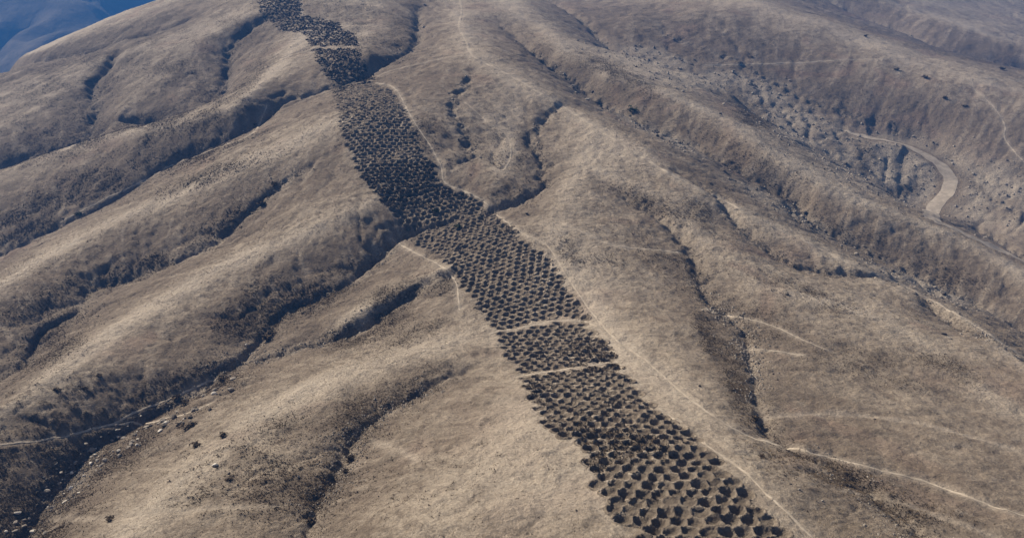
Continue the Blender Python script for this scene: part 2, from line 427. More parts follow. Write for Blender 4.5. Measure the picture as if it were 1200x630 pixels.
# ------------------------------------------------------------------ the band of pits
EDGE = np.array([  # image row, left edge, right edge of the band
    (-15, 300, 350), (0, 302, 352), (18, 305, 354), (27, 322, 398), (37, 327, 402), (39, 357, 416), (54, 362, 420), (62, 368, 422), (85, 378, 434), (97, 388, 440),
    (106, 390, 460), (130, 395, 475), (152, 398, 487), (175, 408, 496), (200, 418, 512), (217, 431, 519), (236, 447, 563), (246, 457, 575), (262, 466, 594), (280, 474, 612),
    (290, 495, 626), (300, 514, 642), (318, 532, 655), (335, 542, 664), (360, 558, 684), (375, 570, 689), (385, 576, 690), (392, 584, 700), (400, 585, 716), (412, 588, 722),
    (426, 600, 727), (440, 610, 735), (460, 617, 752), (480, 624, 772), (500, 638, 800), (515, 664, 818), (525, 682, 828), (545, 688, 846), (575, 690, 874), (585, 703, 884),
    (603, 712, 897), (615, 738, 914), (630, 750, 930), (660, 782, 962), (690, 812, 990)], float)
CUT1 = [(560, 393), (600, 386), (630, 380), (655, 376), (683, 377), (715, 386)]
CUT2 = [(590, 445), (640, 436), (680, 430), (710, 426), (745, 422)]
ground = sampler(Z)
# dense image of the ground for the two tests below is avoided: each lattice point is projected
def band_block(x, y):
    px, py, dep = project(x, y, ground(x, y))
    l = np.interp(py, EDGE[:, 0], EDGE[:, 1]); r = np.interp(py, EDGE[:, 0], EDGE[:, 2])
    ins = 0.4 * FPX / dep
    inside = (px > l + ins) & (px < r - ins) & (py > -12) & (py < 685)
    c1 = np.interp(px, [p[0] for p in CUT1], [p[1] for p in CUT1]); c2 = np.interp(px, [p[0] for p in CUT2], [p[1] for p in CUT2])
    near = (np.abs(py - c1) < 0.55 * FPX / dep * 0.75) | (np.abs(py - c2) < 0.55 * FPX / dep * 0.75)
    gap = (np.abs(py - 56) < 2.0)
    blk = np.where(py > c2, 0, np.where(py > c1, 1, np.where(py > 215, 2, np.where(py > 97, 3, 4))))
    return inside & ~near & ~gap, blk, py
BLK = [  # spacing across, spacing along, angle of the rows
    (1.80, 1.58, -5), (1.80, 1.6, 3), (1.78, 1.6, 22), (1.8, 1.65, 10), (1.9, 1.8, 5)]
seeds = []
for b, (sa, sl, ang) in enumerate(BLK):
    a = math.radians(ang); ca, sa_ = math.cos(a), math.sin(a)
    ii, jj = np.meshgrid(np.arange(-150, 150), np.arange(-40, 260), indexing='ij')
    u = ii * sa + (jj % 2) * 0.5 * sa + rng.normal(0, 0.07, ii.shape) + 0.35 * np.sin(jj * 0.37); v = jj * sl + rng.normal(0, 0.06, ii.shape) + 0.3 * np.sin(ii * 0.5)
    x = u * ca - v * sa_; y = 80 + u * sa_ + v * ca
    m = (y > 50) & (y < 460) & (np.abs(x) < 0.6 * y)
    x, y, u2, v2 = x[m], y[m], ii[m], jj[m]
    ok, blk, py = band_block(x, y)
    ok &= blk == b
    for k in np.nonzero(ok)[0]: seeds.append((x[k], y[k], b, v2[k], u2[k], py[k]))
seeds = np.array(seeds)
# thin out collisions between blocks
keep = np.ones(len(seeds), bool)
for k in range(len(seeds)):
    d = np.hypot(seeds[:, 0] - seeds[k, 0], seeds[:, 1] - seeds[k, 1]); d[k] = 9
    if keep[k] and np.any((d < 1.0) & keep & (np.arange(len(seeds)) < k)): keep[k] = False
seeds = seeds[keep]
NSEED = len(seeds)
print('pits', NSEED)
RES = 0.15
bx0, by0 = seeds[:, 0].min() - 3, seeds[:, 1].min() - 3
bnx = int((seeds[:, 0].max() + 3 - bx0) / RES) + 1; bny = int((seeds[:, 1].max() + 3 - by0) / RES) + 1
d1 = np.full((bny, bnx), 9.0, np.float32); d2 = np.full((bny, bnx), 9.0, np.float32); sid = np.full((bny, bnx), -1, np.int32)
hw = int(2.4 / RES)
for k in range(NSEED):
    cx = int((seeds[k, 0] - bx0) / RES); cy = int((seeds[k, 1] - by0) / RES)
    x0, x1, y0, y1 = max(0, cx - hw), min(bnx, cx + hw + 1), max(0, cy - hw), min(bny, cy + hw + 1)
    X = bx0 + np.arange(x0, x1) * RES; Y = by0 + np.arange(y0, y1) * RES
    d = np.hypot(0.9 * (X[None] - seeds[k, 0]), 1.06 * (Y[:, None] - seeds[k, 1]))
    s1, s2, si = d1[y0:y1, x0:x1], d2[y0:y1, x0:x1], sid[y0:y1, x0:x1]
    m = d < s1
    s2[m] = s1[m]; s1[m] = d[m]; si[m] = k
    m2 = (~m) & (d < s2); s2[m2] = d[m2]
# keep the terrain below the pits
dband = np.full((NL, NT), 9.0)
def band_lookup(x, y):
    i = np.clip(((y - by0) / RES).astype(int), 0, bny - 1); j = np.clip(((x - bx0) / RES).astype(int), 0, bnx - 1)
    out = (x < bx0) | (x > bx0 + bnx * RES) | (y < by0) | (y > by0 + bny * RES)
    return np.where(out, 9.0, d1[i, j])
dband = band_lookup(GX, GY)
ZB = Z.copy()                      # ground level the pits are dug from
band_ground = sampler(blur(Z, 2))
cell = GY * (2 * TMAX / NT)
Z = Z - 2.4 * (dband < np.maximum(0.9 - 0.6 * cell, 0.4))
Z += 0.0

# ------------------------------------------------------------------ materials
def new_mat(name, rough=0.95):
    m = bpy.data.materials.new(name); m.use_nodes = True
    n = m.node_tree.nodes; b = n['Principled BSDF']
    b.inputs['Roughness'].default_value = rough
    b.inputs['Specular IOR Level'].default_value = 0.1
    return m, n, m.node_tree.links, b
def N_noise(n, l, vec, scale, detail=4, rough=0.55, dist=0.0):
    t = n.new('ShaderNodeTexNoise'); t.inputs['Scale'].default_value = scale
    t.inputs['Detail'].default_value = detail; t.inputs['Roughness'].default_value = rough; t.inputs['Distortion'].default_value = dist
    l.new(vec, t.inputs['Vector']); return t.outputs['Fac']
def N_ramp(n, l, fac, lo, hi):
    t = n.new('ShaderNodeMapRange'); t.interpolation_type = 'SMOOTHSTEP'
    t.inputs['From Min'].default_value = lo; t.inputs['From Max'].default_value = hi
    l.new(fac, t.inputs['Value']); return t.outputs['Result']
def N_mix(n, l, fac, a, b, mode='MIX'):
    t = n.new('ShaderNodeMix'); t.data_type = 'RGBA'; t.blend_type = mode
    if isinstance(fac, float): t.inputs['Factor'].default_value = fac
    else: l.new(fac, t.inputs['Factor'])
    for s, v in (('A', a), ('B', b)):
        sock = [q for q in t.inputs if q.name == s and q.type == 'RGBA'][0]
        if isinstance(v, tuple): sock.default_value = (*v, 1)
        else: l.new(v, sock)
    return [q for q in t.outputs if q.type == 'RGBA'][0]
def N_math(n, l, op, a, b=None):
    t = n.new('ShaderNodeMath'); t.operation = op
    for k, v in enumerate((a, b)):
        if v is None: continue
        if isinstance(v, (int, float)): t.inputs[k].default_value = v
        else: l.new(v, t.inputs[k])
    return t.outputs[0]
def N_attr(n, name):
    t = n.new('ShaderNodeAttribute'); t.attribute_name = name; return t.outputs['Fac']

def earth_material(name, pit=False, tint=(0.215, 0.168, 0.122)):
    m, n, l, b = new_mat(name)
    geo = n.new('ShaderNodeNewGeometry'); P = geo.outputs['Position']
    big = N_ramp(n, l, N_noise(n, l, P, 0.022, 4, 0.6, 0.4), 0.38, 0.62)
    mid = N_ramp(n, l, N_noise(n, l, P, 0.13, 7, 0.7, 0.8), 0.42, 0.60)
    fin = N_ramp(n, l, N_noise(n, l, P, 0.8, 8, 0.82, 0.3), 0.42, 0.60)
    gra = N_ramp(n, l, N_noise(n, l, P, 2.4, 6, 0.85), 0.38, 0.64)
    c = N_mix(n, l, big, (0.25, 0.195, 0.142), (0.34, 0.275, 0.208))
    c = N_mix(n, l, mid, c, (0.14, 0.108, 0.08))
    c = N_mix(n, l, N_math(n, l, 'MULTIPLY', fin, 0.7), c, (0.40, 0.325, 0.24))
    mot = N_ramp(n, l, N_noise(n, l, P, 0.28, 7, 0.78, 0.6), 0.46, 0.62)
    if not pit:
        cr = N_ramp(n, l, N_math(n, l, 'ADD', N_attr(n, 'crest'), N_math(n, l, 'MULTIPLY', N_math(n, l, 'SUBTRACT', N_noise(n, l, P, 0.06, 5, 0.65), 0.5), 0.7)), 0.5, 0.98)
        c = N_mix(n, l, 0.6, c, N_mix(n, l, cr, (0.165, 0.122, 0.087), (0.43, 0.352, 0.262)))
        st = N_attr(n, 'streak')
        c = N_mix(n, l, N_math(n, l, 'MULTIPLY', N_ramp(n, l, st, 0.5, 0.15), 0.4), c, (0.13, 0.098, 0.07))
        c = N_mix(n, l, N_math(n, l, 'MULTIPLY', N_ramp(n, l, st, 0.55, 0.9), 0.45), c, (0.42, 0.345, 0.26))
        red = N_ramp(n, l, N_noise(n, l, P, 0.035, 3, 0.5, 1.0), 0.56, 0.7)
        c = N_mix(n, l, N_math(n, l, 'MULTIPLY', red, 0.45), c, (0.26, 0.165, 0.12))
        c = N_mix(n, l, N_math(n, l, 'MULTIPLY', mot, 0.7), c, (0.145, 0.108, 0.078))
        pale = N_attr(n, 'pale')
        c = N_mix(n, l, N_math(n, l, 'MULTIPLY', pale, 0.75), c, (0.50, 0.415, 0.32))
        rock = N_attr(n, 'rock')
        rk = N_mix(n, l, gra, (0.46, 0.39, 0.305), (0.25, 0.205, 0.16))
        c = N_mix(n, l, N_math(n, l, 'MULTIPLY', rock, 0.8), c, rk)
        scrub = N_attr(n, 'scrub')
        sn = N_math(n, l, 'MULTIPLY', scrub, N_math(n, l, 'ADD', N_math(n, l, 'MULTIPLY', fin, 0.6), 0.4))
        c = N_mix(n, l, N_math(n, l, 'MULTIPLY', sn, 0.85), c, (0.066, 0.045, 0.027))  # scrub tone, also darkening shaded slopes in the soil colour
    else:
        c = N_mix(n, l, 0.6, c, tint)
    c = N_mix(n, l, N_math(n, l, 'MULTIPLY', gra, 0.7), c, N_mix(n, l, 0.6, c, (0.075, 0.058, 0.043)))
    hs = n.new('ShaderNodeHueSaturation'); hs.inputs['Saturation'].default_value = 0.93; l.new(c, hs.inputs['Color'])
    l.new(hs.outputs[0], b.inputs['Base Color'])
    bump = n.new('ShaderNodeBump'); bump.inputs['Strength'].default_value = 0.9; bump.inputs['Distance'].default_value = 0.5
    hgt = N_math(n, l, 'ADD', N_noise(n, l, P, 2.6, 6, 0.75), N_math(n, l, 'MULTIPLY', N_noise(n, l, P, 0.7, 4, 0.6), 1.2))
    l.new(hgt, bump.inputs['Height']); l.new(bump.outputs['Normal'], b.inputs['Normal'])
    return m
M_GROUND = earth_material('dry_hill_soil')
M_PIT = earth_material('pit_soil', True)
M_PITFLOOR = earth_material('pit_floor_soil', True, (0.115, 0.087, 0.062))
def simple_mat(name, c1, c2, scale, rough=0.95, bumpd=0.15):
    m, n, l, b = new_mat(name, rough)
    geo = n.new('ShaderNodeNewGeometry'); P = geo.outputs['Position']
    f = N_ramp(n, l, N_noise(n, l, P, scale, 5, 0.7), 0.35, 0.65)
    l.new(N_mix(n, l, f, c1, c2), b.inputs['Base Color'])
    bump = n.new('ShaderNodeBump'); bump.inputs['Strength'].default_value = 0.6; bump.inputs['Distance'].default_value = bumpd
    l.new(N_noise(n, l, P, scale * 3, 5, 0.7), bump.inputs['Height']); l.new(bump.outputs['Normal'], b.inputs['Normal'])
    return m
M_PATH = simple_mat('trodden_dust', (0.30, 0.248, 0.19), (0.41, 0.345, 0.27), 0.8)
M_ROAD = simple_mat('gravel_road', (0.25, 0.21, 0.168), (0.36, 0.305, 0.245), 0.3)
M_ROCK = simple_mat('grey_rock', (0.20, 0.17, 0.138), (0.36, 0.31, 0.255), 1.3)
M_ROCK_PALE = simple_mat('pale_rock', (0.45, 0.40, 0.33), (0.62, 0.56, 0.48), 1.3)
M_ROCK_DARK = simple_mat('dark_rock', (0.045, 0.038, 0.032), (0.11, 0.092, 0.076), 1.3)
M_SCRUB = simple_mat('dark_scrub', (0.042, 0.030, 0.018), (0.13, 0.094, 0.06), 0.5)
M_GREEN = simple_mat('green_scrub', (0.035, 0.042, 0.018), (0.07, 0.075, 0.035), 2.0)
M_STRAW = simple_mat('dry_straw', (0.22, 0.165, 0.105), (0.36, 0.285, 0.19), 0.7)
M_FAR = simple_mat('far_slopes', (0.07, 0.06, 0.05), (0.16, 0.135, 0.105), 0.02, bumpd=6.0)

# ------------------------------------------------------------------ terrain object
# patches of scrub and painted slope shade, bare ground and stones: centre pixel, radii in metres (along image x, away), strength
PATCH_SCRUB_SHADE = [  # centre pixel, half width and half depth in pixels, rotation in the picture, strength
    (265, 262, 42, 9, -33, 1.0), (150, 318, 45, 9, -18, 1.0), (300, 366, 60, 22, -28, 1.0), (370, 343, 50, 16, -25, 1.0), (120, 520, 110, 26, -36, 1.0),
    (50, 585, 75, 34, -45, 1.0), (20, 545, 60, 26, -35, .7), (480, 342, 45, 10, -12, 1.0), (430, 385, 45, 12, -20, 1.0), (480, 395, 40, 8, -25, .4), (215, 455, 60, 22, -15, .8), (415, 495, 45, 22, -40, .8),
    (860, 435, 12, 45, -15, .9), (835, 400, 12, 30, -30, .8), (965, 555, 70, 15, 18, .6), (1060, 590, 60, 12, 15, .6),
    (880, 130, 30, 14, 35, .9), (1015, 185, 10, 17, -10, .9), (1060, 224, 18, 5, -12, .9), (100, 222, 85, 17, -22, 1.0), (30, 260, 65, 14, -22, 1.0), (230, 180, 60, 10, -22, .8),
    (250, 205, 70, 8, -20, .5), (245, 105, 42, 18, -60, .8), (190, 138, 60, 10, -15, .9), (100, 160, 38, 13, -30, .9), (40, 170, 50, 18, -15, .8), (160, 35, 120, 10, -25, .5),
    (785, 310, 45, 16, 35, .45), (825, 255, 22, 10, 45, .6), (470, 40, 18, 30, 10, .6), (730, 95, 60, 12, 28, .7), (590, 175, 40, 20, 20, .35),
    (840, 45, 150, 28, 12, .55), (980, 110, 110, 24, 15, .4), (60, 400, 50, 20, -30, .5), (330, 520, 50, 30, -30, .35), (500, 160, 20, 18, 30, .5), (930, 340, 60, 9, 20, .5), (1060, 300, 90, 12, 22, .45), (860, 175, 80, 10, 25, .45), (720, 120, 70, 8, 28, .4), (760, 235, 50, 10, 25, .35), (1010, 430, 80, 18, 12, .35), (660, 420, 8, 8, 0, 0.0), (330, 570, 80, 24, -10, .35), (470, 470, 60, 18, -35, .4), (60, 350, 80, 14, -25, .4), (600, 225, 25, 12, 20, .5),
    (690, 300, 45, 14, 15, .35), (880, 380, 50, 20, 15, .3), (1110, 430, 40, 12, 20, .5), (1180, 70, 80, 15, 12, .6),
    (70, 95, 170, 40, -22, .6), (420, 20, 50, 30, 0, .5), (240, 60, 100, 32, -30, .6), (60, 150, 70, 16, -20, .5), (215, 150, 90, 10, -17, .6), (290, 95, 50, 10, -55, .5), (440, 40, 40, 40, 0, .35), (330, 20, 40, 12, -10, .5), (640, 60, 40, 14, 30, .5), (900, 215, 70, 8, 28, .5), (980, 270, 70, 8, 24, .45),  # wide upper-left ones paint in the shade of those slopes
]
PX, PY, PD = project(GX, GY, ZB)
scrub = np.zeros((NL, NT), np.float32)  # scrub cover mixed with shade painted on banks and flanks
for (cx, cy, a, b_, rot, s) in PATCH_SCRUB_SHADE:
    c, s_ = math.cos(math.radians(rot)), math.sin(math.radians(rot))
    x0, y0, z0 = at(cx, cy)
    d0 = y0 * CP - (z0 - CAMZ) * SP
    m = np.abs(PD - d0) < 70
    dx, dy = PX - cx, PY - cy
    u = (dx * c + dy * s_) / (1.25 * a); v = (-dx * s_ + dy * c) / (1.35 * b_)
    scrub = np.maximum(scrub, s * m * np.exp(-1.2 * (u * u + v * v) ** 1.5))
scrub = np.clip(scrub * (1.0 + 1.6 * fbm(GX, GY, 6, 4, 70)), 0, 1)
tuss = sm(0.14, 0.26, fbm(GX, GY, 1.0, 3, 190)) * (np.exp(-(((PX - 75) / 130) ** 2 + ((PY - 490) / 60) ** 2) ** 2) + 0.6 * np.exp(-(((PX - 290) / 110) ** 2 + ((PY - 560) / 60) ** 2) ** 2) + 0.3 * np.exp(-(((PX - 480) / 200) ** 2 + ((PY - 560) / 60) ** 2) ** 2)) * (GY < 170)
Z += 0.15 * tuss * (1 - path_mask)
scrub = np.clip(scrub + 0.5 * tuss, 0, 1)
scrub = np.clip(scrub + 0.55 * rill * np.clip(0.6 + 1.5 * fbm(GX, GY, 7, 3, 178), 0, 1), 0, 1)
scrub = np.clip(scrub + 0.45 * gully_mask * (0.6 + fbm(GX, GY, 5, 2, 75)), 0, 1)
pale = sm(0.80, 0.98, TF) * np.clip(0.45 + 1.2 * fbm(GX, GY, 25, 3, 61), 0, 1)
for k, wd in ((10, 3.6), (11, 3.0), (14, 4.5), (12, 3.2), (16, 5.0), (4, 2.6), (8, 3.6), (5, 3.6), (6, 3.0), (7, 2.5)):
    D, A = line_dist(ridge_w[k], 12.0)
    D = np.abs(D + 2.2 * fbm(GX, GY, 9, 3, 640 + k))
    pale = np.maximum(pale, 0.95 * np.exp(-(D / wd) ** 2) * (0.7 + fbm(GX, GY, 14, 3, 660)))
pale = np.clip(np.maximum(pale, 0.65 * path_mask), 0, 1)
ROCKY = [(1060, 200, 110, 45, 12), (930, 140, 90, 25, 30), (1170, 230, 60, 40, 10), (760, 68, 60, 12, 12), (850, 95, 80, 14, 8), (930, 250, 90, 8, 28), (1080, 335, 80, 7, 22), (780, 160, 60, 8, 25), (75, 575, 55, 12, -45)]
rock = np.zeros((NL, NT), np.float32)
for (cx, cy, a, b_, rot) in ROCKY:
    c, s_ = math.cos(math.radians(rot)), math.sin(math.radians(rot))
    x0, y0, z0 = at(cx, cy)
    d0 = y0 * CP - (z0 - CAMZ) * SP
    dx, dy = PX - cx, PY - cy
    u = (dx * c + dy * s_) / a; v = (-dx * s_ + dy * c) / b_
    rock = np.maximum(rock, (np.abs(PD - d0) < 80) * np.exp(-(u * u + v * v) ** 1.5))
rock = np.clip(rock * (1 + fbm(GX, GY, 8, 3, 77)), 0, 1)
Z += rock * (0.9 * np.abs(fbm(GX, GY, 4.0, 4, 81)))* (1 - road_mask)
ground = sampler(Z)
idx = np.arange(NL * NT).reshape(NL, NT)
F = np.stack([idx[:-1, :-1], idx[:-1, 1:], idx[1:, 1:], idx[1:, :-1]], -1).reshape(-1, 4)
me = mesh_np('hillside', np.stack([GX, GY, Z], -1).reshape(-1, 3), F, M_GROUND)
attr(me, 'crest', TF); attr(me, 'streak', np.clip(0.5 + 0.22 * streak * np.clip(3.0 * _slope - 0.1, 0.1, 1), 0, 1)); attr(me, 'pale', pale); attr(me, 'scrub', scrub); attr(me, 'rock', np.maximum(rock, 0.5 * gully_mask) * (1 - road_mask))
hill = tag(link('hillside', me), 'dry brown hillside of ridges and gullies', kind='structure')

# far mountain slopes behind, and the plain round about
nx, ny = 240, 90
x = np.linspace(-2600, 2200, nx)[None] * np.ones((ny, 1)); y = np.linspace(850, 2850, ny)[:, None] * np.ones((1, nx))
w = x + 90 * fbm(x, y, 300, 3, 201)
z = -60 + 0.30 * (y - 950) + 160 * fbm(w, y, 600, 3, 203) - 70 * (1 - np.abs(2.2 * fbm(w, y * 0.35, 170, 4, 205))) ** 2
z = z * sm(850, 1100, y) + -60 * (1 - sm(850, 1100, y))
z = np.minimum(z, 330 + 20 * fbm(x, y, 90, 3, 207))
idx = np.arange(nx * ny).reshape(ny, nx)
F = np.stack([idx[:-1, :-1], idx[:-1, 1:], idx[1:, 1:], idx[1:, :-1]], -1).reshape(-1, 4)
tag(link('mountain', mesh_np('mountain', np.stack([x, y, z], -1).reshape(-1, 3), F, M_FAR)), 'distant blue mountainside behind the left skyline', kind='structure')
me = mesh_np('plain', [(-2900, -2900, -70), (2900, -2900, -70), (2900, 2900, -70), (-2900, 2900, -70)], [(0, 1, 2, 3)], M_FAR)
tag(link('plain', me), 'low ground beyond and below the hills', kind='structure')

# ------------------------------------------------------------------ paths and the road as draped strips
def strip(name, q, width, mat, label, lift=0.05, across=4, wob=0.35, seed=0):
    s = np.arange(len(q))
    if width > 3: width = width * sm(0, 14, s) * sm(len(q) - 1, len(q) - 9, s) + 0.3
    big = np.max(width) > 3
    d = np.gradient(q, axis=0); d /= np.maximum(np.hypot(d[:, 0], d[:, 1]), 1e-6)[:, None]
    nrm = np.stack([-d[:, 1], d[:, 0]], 1)
    wl = width * (0.5 + wob * fbm(s * 0.6, s * 0 + seed, 3, 3, 300 + seed)); wr = width * (0.5 + wob * fbm(s * 0.6, s * 0 + seed + 50, 3, 3, 400 + seed))
    V = []
    for k in range(across + 1):
        f = k / across
        p = q + nrm * (-wl + (wl + wr) * f)[:, None]
        V.append(np.concatenate([p, (ground(p[:, 0], p[:, 1]) + lift * (1 + (1.6 * fbm(s * 1.0, s * 0 + seed, 9, 3, 350 + seed) if not big else 0)) + 0.0001 * p[:, 1] - 0.03 * (abs(f - .5) > .45))[:, None]], 1))
    V = np.stack(V, 1)
    n = len(q); idx = np.arange(n * (across + 1)).reshape(n, across + 1)
    F = np.stack([idx[:-1, :-1], idx[:-1, 1:], idx[1:, 1:], idx[1:, :-1]], -1).reshape(-1, 4)
    o = link(name, mesh_np(name, V.reshape(-1, 3), F, mat))
    return tag(o, label, kind='structure')
for k, ((w, lab, P), q) in enumerate(zip(PATHS, path_q)):
    if k in (2, 6, 14, 17, 21, 22): continue            # too faint: only a paler line in the soil
    strip('path', q, w * 0.68, M_PATH, lab, seed=k)
strip('road', road_q, 5.2, M_ROAD, 'pale gravel road curving through the rocky valley on the right', lift=0.10, across=10, wob=0.12)

# ------------------------------------------------------------------ pits
ONES = ['', 'first', 'second', 'third', 'fourth', 'fifth', 'sixth', 'seventh', 'eighth', 'ninth', 'tenth', 'eleventh', 'twelfth', 'thirteenth', 'fourteenth', 'fifteenth', 'sixteenth', 'seventeenth', 'eighteenth', 'nineteenth']
TENS = ['', '', 'twent', 'thirt', 'fort', 'fift', 'sixt', 'sevent', 'eight', 'ninet']
def ordinal(n):
    if n < 20: return ONES[n]
    if n >= 100: return 'hundred-and-' + ordinal(n - 100) if n > 100 else 'hundredth'
    return TENS[n // 10] + ('ieth' if n % 10 == 0 else 'y-' + ONES[n % 10])
gx = bx0 + np.arange(bnx) * RES; gy = by0 + np.arange(bny) * RES
prad = rng.normal(1.0, 0.08, NSEED); pdep = np.clip(rng.normal(0.52, 0.11, NSEED), 0.2, 0.9); prim = np.clip(rng.normal(0.15, 0.05, NSEED), 0.04, 0.3)
BX, BY = np.meshgrid(gx, gy)
bz = np.zeros_like(BX)
use = d1 < 1.75
xs, ys, ks = BX[use], BY[use], sid[use]
dd = d1[use] + 0.34 * fbm(xs, ys, 1.1, 3, 500)
g = band_ground(xs, ys)
r = np.clip(dd, 0, 9) / prad[ks]
rc = np.minimum(d1[use] + 0.5 * (d2[use] - d1[use]), 1.02 * prad[ks])
q = np.clip((d1[use] + 0.22 * fbm(xs, ys, 1.1, 3, 500)) / rc, 0, 1.4)
off = prim[ks] * np.exp(-((q - 1.0) / 0.16) ** 2) - pdep[ks] * (1 - np.clip(q, 0, 1) ** 3.0)
off += 0.22 * fbm(xs, ys, 0.8, 3, 505)
out = sm(1.0, 1.35, d1[use])
off = off * (1 - out) - 0.12 * out
bz[use] = g + off
fmask = use[:-1, :-1] & use[1:, :-1] & use[:-1, 1:] & use[1:, 1:] & ((d1[:-1, :-1] + d1[1:, 1:]) * 0.5 < 1.36)
fid = np.where(fmask, sid[:-1, :-1], -1)
fi, fj = np.nonzero(fmask)
fk = fid[fi, fj]
ddf = np.full(BX.shape, 9.0); ddf[use] = dd
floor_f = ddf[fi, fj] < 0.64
order = np.lexsort((floor_f, fk)); fi, fj, fk, floor_f = fi[order], fj[order], fk[order], floor_f[order]
start = np.searchsorted(fk, np.arange(NSEED + 1))
def pit_mesh(sel, origin, name, mat):
    i, j = fi[sel], fj[sel]
    corners = np.stack([i * bnx + j, i * bnx + j + 1, (i + 1) * bnx + j + 1, (i + 1) * bnx + j], 1)
    u, inv = np.unique(corners, return_inverse=True)
    V = np.stack([BX.ravel()[u], BY.ravel()[u], bz.ravel()[u]], 1) - np.array(origin)
    return mesh_np(name, V, inv.reshape(-1, 4), mat)
spx, spy, sdep = project(seeds[:, 0], seeds[:, 1], band_ground(seeds[:, 0], seeds[:, 1]))
near = np.argsort(np.where(spy < 636, sdep, 1e6))[:300]
rows = {}
for k in near: rows.setdefault((int(seeds[k, 2]), int(seeds[k, 3])), []).append(k)
rowlist = sorted(rows, key=lambda q: -np.mean([spy[k] for k in rows[q]]))
for rn, q in enumerate(rowlist):
    for cn, k in enumerate(sorted(rows[q], key=lambda k: spx[k])):
        org = (float(seeds[k, 0]), float(seeds[k, 1]), float(band_ground(seeds[k, 0], seeds[k, 1])))
        o = link('pit', None, org)
        tag(o, 'dug earth pit, %s from the left in the %s row from the bottom' % (ordinal(cn + 1), ordinal(rn + 1)), 'pit', 'pits of the long band')
        a, b = start[k], start[k + 1]
        mid_ = a + int((~floor_f[a:b]).sum())
        c = link('rim', pit_mesh(slice(a, mid_), org, 'rim', M_PIT)); c.parent = o
        if b - mid_ > 3:
            c = link('floor', pit_mesh(slice(mid_, b), org, 'floor', M_PITFLOOR)); c.parent = o
isfar = ~np.isin(fk, near)
o = link('distant_pits', None)
tag(o, 'countless small pits of the band climbing away up the slope', 'pits', kind='stuff')
c = link('rims', pit_mesh(np.nonzero(isfar & ~floor_f)[0], (0, 0, 0), 'rims', M_PIT)); c.parent = o; c['kind'] = 'stuff'
c = link('floors', pit_mesh(np.nonzero(isfar & floor_f)[0], (0, 0, 0), 'floors', M_PITFLOOR)); c.parent = o; c['kind'] = 'stuff'
sb = sampler(ZB)
def surf(x, y):
    """top of the ground, pits included"""
    i = np.clip(np.rint((y - by0) / RES).astype(int), 0, bny - 1); j = np.clip(np.rint((x - bx0) / RES).astype(int), 0, bnx - 1)
    inb = (x > bx0) & (x < bx0 + bnx * RES) & (y > by0) & (y < by0 + bny * RES)
    d = np.where(inb, d1[i, j], 9.0)
    return np.where(d < 1.15, bz[i, j], ground(x, y))

# ------------------------------------------------------------------ boulders
def boulder_mesh(seed):
    import bmesh
    bm = bmesh.new(); bmesh.ops.create_icosphere(bm, subdivisions=2, radius=1.0)
    r_ = random.Random(seed)
    cuts = []
    for _ in range(9):
        v = np.array([r_.gauss(0, 1), r_.gauss(0, 1), r_.gauss(0, 1)]); cuts.append((v / np.linalg.norm(v), r_.uniform(0.55, 0.9)))
    sc_ = (r_.uniform(.8, 1.25), r_.uniform(.7, 1.0), r_.uniform(.55, .85))
    for v in bm.verts:
        p = np.array(v.co)
        for n_, d_ in cuts:
            e = p @ n_ - d_
            if e > 0: p = p - n_ * e * 0.92
        p = p * (1 + 0.05 * r_.uniform(-1, 1))
        v.co = (p[0] * sc_[0], p[1] * sc_[1], p[2] * sc_[2])
    me = bpy.data.meshes.new('boulder'); bm.to_mesh(me); bm.free()
    return me
BMESH = {}
for mname, mat in (('grey', M_ROCK), ('pale', M_ROCK_PALE), ('dark', M_ROCK_DARK)):
    BMESH[mname] = []
    for k in range(5):
        me = boulder_mesh(40 + k); me.materials.append(mat); BMESH[mname].append(me)
def boulder(x, y, size, tone, label, group):
    o = link('boulder', random.choice(BMESH[tone]))
    o.location = (x, y, float(surf(np.array(x), np.array(y))) + size * 0.18)
    o.scale = (size, size * random.uniform(.8, 1.1), size * random.uniform(.75, 1.05))
    o.rotation_euler = (random.uniform(-.25, .25), random.uniform(-.25, .25), random.uniform(0, 6.28))
    return tag(o, label, 'boulder', group)
def pos(px, py):
    x, y, z = at(px, py)
    return x, y, (y * CP - (z - CAMZ) * SP) / FPX           # metres per pixel there
for px, py, spx_, tone, lab in [
    (252, 545, 7, 'pale', 'bright pale boulder alone on the near left spur'),
    (84, 573, 7, 'pale', 'largest pale boulder at the edge of the black gully, lower left'),
    (76, 588, 5, 'pale', 'pale boulder just below the largest one by the black gully'),
    (118, 546, 4, 'pale', 'small pale boulder halfway along the black gully edge'),
    (104, 570, 4, 'grey', 'grey boulder right of the largest pale one by the black gully'),
    (289, 406, 4, 'pale', 'pale stone lying beside the stream bed below the left slopes'),
    (268, 556, 5, 'dark', 'dark boulder below the bright pale one on the near spur'),
    (820, 453, 4, 'dark', 'lone dark boulder on the slope right of the pit band'),
    (617, 251, 4, 'dark', 'dark boulder beside the stream cut right of the middle pits'),
    (1106, 392, 6, 'dark', 'left one of the dark boulder pair on the right spur'),
    (1112, 396, 4, 'grey', 'right one of the dark boulder pair on the right spur'),
    (922, 346, 5, 'dark', 'flat dark boulder on the crest between the right gullies'),
    (934, 327, 3, 'dark', 'small dark boulder above the flat one on the right crest'),
    (442, 536, 3, 'grey', 'small grey boulder just left of the short footpath'),
    (675, 601, 3, 'dark', 'small dark stone left of the nearest pits'),
    (1025, 492, 3, 'dark', 'small dark stone on the pale right foreground slope'),
]:
    x, y, k = pos(px, py)
    boulder(x, y, 0.5 * spx_ * k * 1.15, tone, lab, None)
